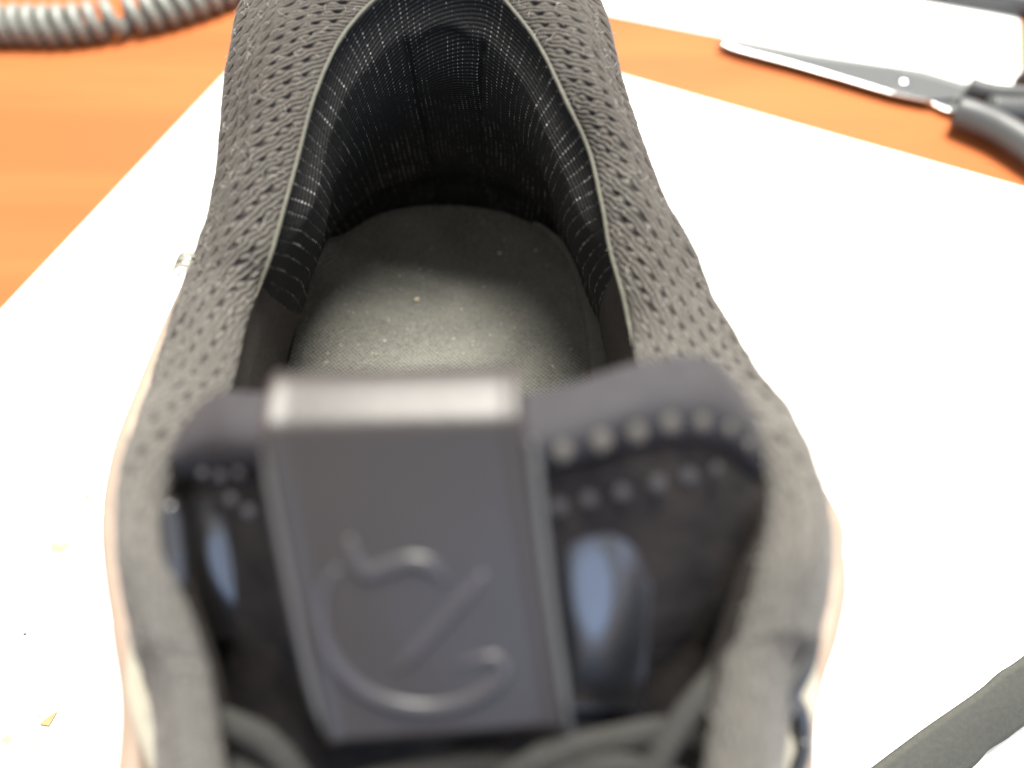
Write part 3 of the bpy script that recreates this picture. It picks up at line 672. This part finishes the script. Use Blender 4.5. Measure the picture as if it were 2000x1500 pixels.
Hx = Ax+Nx*(np.cos(ph)*.46)[:, None]+Bx*(np.sin(ph)*.46)[:, None]; Hx[:, 2] = np.maximum(Hx[:, 2], .21)
tube('cord', Hx, .205, M_cord, cord, 10)
tube('cord_core', Ax-np.array([0, 0, .15]), .10, M_cord, cord, 8)
settle(cord)

# ------------------------------------------------------------------ scissors
M_steel = NT('steel', (.50, .51, .515), .17, .5); M_steel.b.inputs['Metallic'].default_value = 1; M_steel2 = NT('steel_dark', (.12, .125, .125), .4, .5).m
v = M_steel.coord('Object', (40, 900, 1)); M_steel.bump(M_steel.noise(v, 3, 3), .12, .0001); M_steel = M_steel.m
M_grip = plain('grip_plastic', (.055, .058, .060), .45, .4, 400, .2, .0001, .1).m
sc = empty('scissors', tuple(atz(1770, 158, 0)), 'closed steel scissors with dark grey handles lying between the two paper sheets', 'scissors')
def pz(pts, z): return [tuple(atz(x, y, z)[:2]) for x, y in pts]
ZB = .27
slab('blade', pz([(1398,92),(1420,84),(1500,96),(1600,114),(1700,129),(1800,143),(1900,175),(1960,200),(1905,212),(1870,190),(1780,165),(1650,148),(1500,118)], ZB-.13), ZB-.13, ZB, M_steel2, sc, bevel=.02)
slab('blade', pz([(1402,86),(1500,103),(1590,118),(1665,128),(1740,137),(1830,160),(1900,182),(1912,193),(1862,196),(1808,200),(1740,186),(1640,156),(1540,127),(1440,101)], ZB+.01), ZB+.01, ZB+.10, M_steel, sc, bevel=.03)
slab('tang', pz([(1800,198),(1862,193),(1900,205),(1880,225),(1852,222)], ZB-.1), ZB-.12, ZB-.0, M_steel, sc, bevel=.02)
c0 = atz(1768, 158, ZB+.12)
ellipsoid('pivot_screw', c0, (.19, .19, .07), M_steel, sc, seg=20, ring_=10)
def grip(pts, r, ry): return tube('handle', dense(np.array([atz(*p) for p in pts]), .1), r, M_grip, sc, 16, ry=ry, up=(0, 0, 1))
grip([(1868,216,.6),(1900,226,.65),(1950,248,.65),(2010,285,.65),(2090,345,.6),(2200,430,.6),(2350,470,.6),(2480,420,.6),(2490,330,.6),(2380,250,.6),(2230,215,.6),(2080,212,.6),(1990,218,.62),(1930,214,.62)], .42, .45)
grip([(1888,172,.5),(1925,184,.5),(1980,190,.55),(2060,190,.55),(2180,150,.55),(2330,90,.55),(2450,20,.55),(2420,-60,.55),(2280,-60,.55),(2150,20,.55),(2060,100,.55),(2000,160,.55)], .30, .40)
settle(sc)
pen = empty('pen', tuple(atz(1950, -10, 0)), 'dark grey pen lying across the far paper sheet at the top right corner', 'pen')
pp = np.array([atz(x, y, .40) for x, y in [(1500,-80),(1700,-32),(1850,-12),(2000,6),(2200,40)]])
d0 = dense(pp, .2); tube('barrel', np.linspace(d0[0], d0[-1], 40), .34, M_grip, pen, 16); 
e1 = d0[0]; dirp = (d0[0]-d0[-1])/np.linalg.norm(d0[0]-d0[-1]); tube('tip', np.array([e1, e1+dirp*.5, e1+dirp*1.1]), [.30, .2, .04], M_steel, pen, 12)
settle(pen)

# ------------------------------------------------------------------ grey strap at the lower right
M_strap = plain('strap_webbing', (.062, .063, .057), .9, .15, 900, .5, .0003, .2).m
Ua = [(2250,1090),(2120,1190),(2000,1285),(1955,1315),(1912,1352),(1800,1430),(1690,1512),(1560,1610),(1400,1740)]
Lb = [(2260,1230),(2130,1320),(2000,1410),(1960,1440),(1925,1462),(1900,1490),(1850,1530),(1730,1620),(1560,1760)]
a = cr(np.array([atz(x, y, 1.3) for x, y in Ua]), np.linspace(0, 8, 80)); b = cr(np.array([atz(x, y, .5) for x, y in Lb]), np.linspace(0, 8, 80))
ff = np.linspace(0, 1, 12); G = a[:, None]*(1-ff)[None, :, None]+b[:, None]*ff[None, :, None]; G[..., 2] += .12*np.sin(math.pi*ff)[None]
st = grid('webbing_strap', G, M_strap); sd = st.modifiers.new('thickness', 'SOLIDIFY'); sd.thickness = .12*S; sd.offset = 0
st['label'] = 'dark grey flat strap crossing the lower right corner above the white paper'; st['category'] = 'strap'
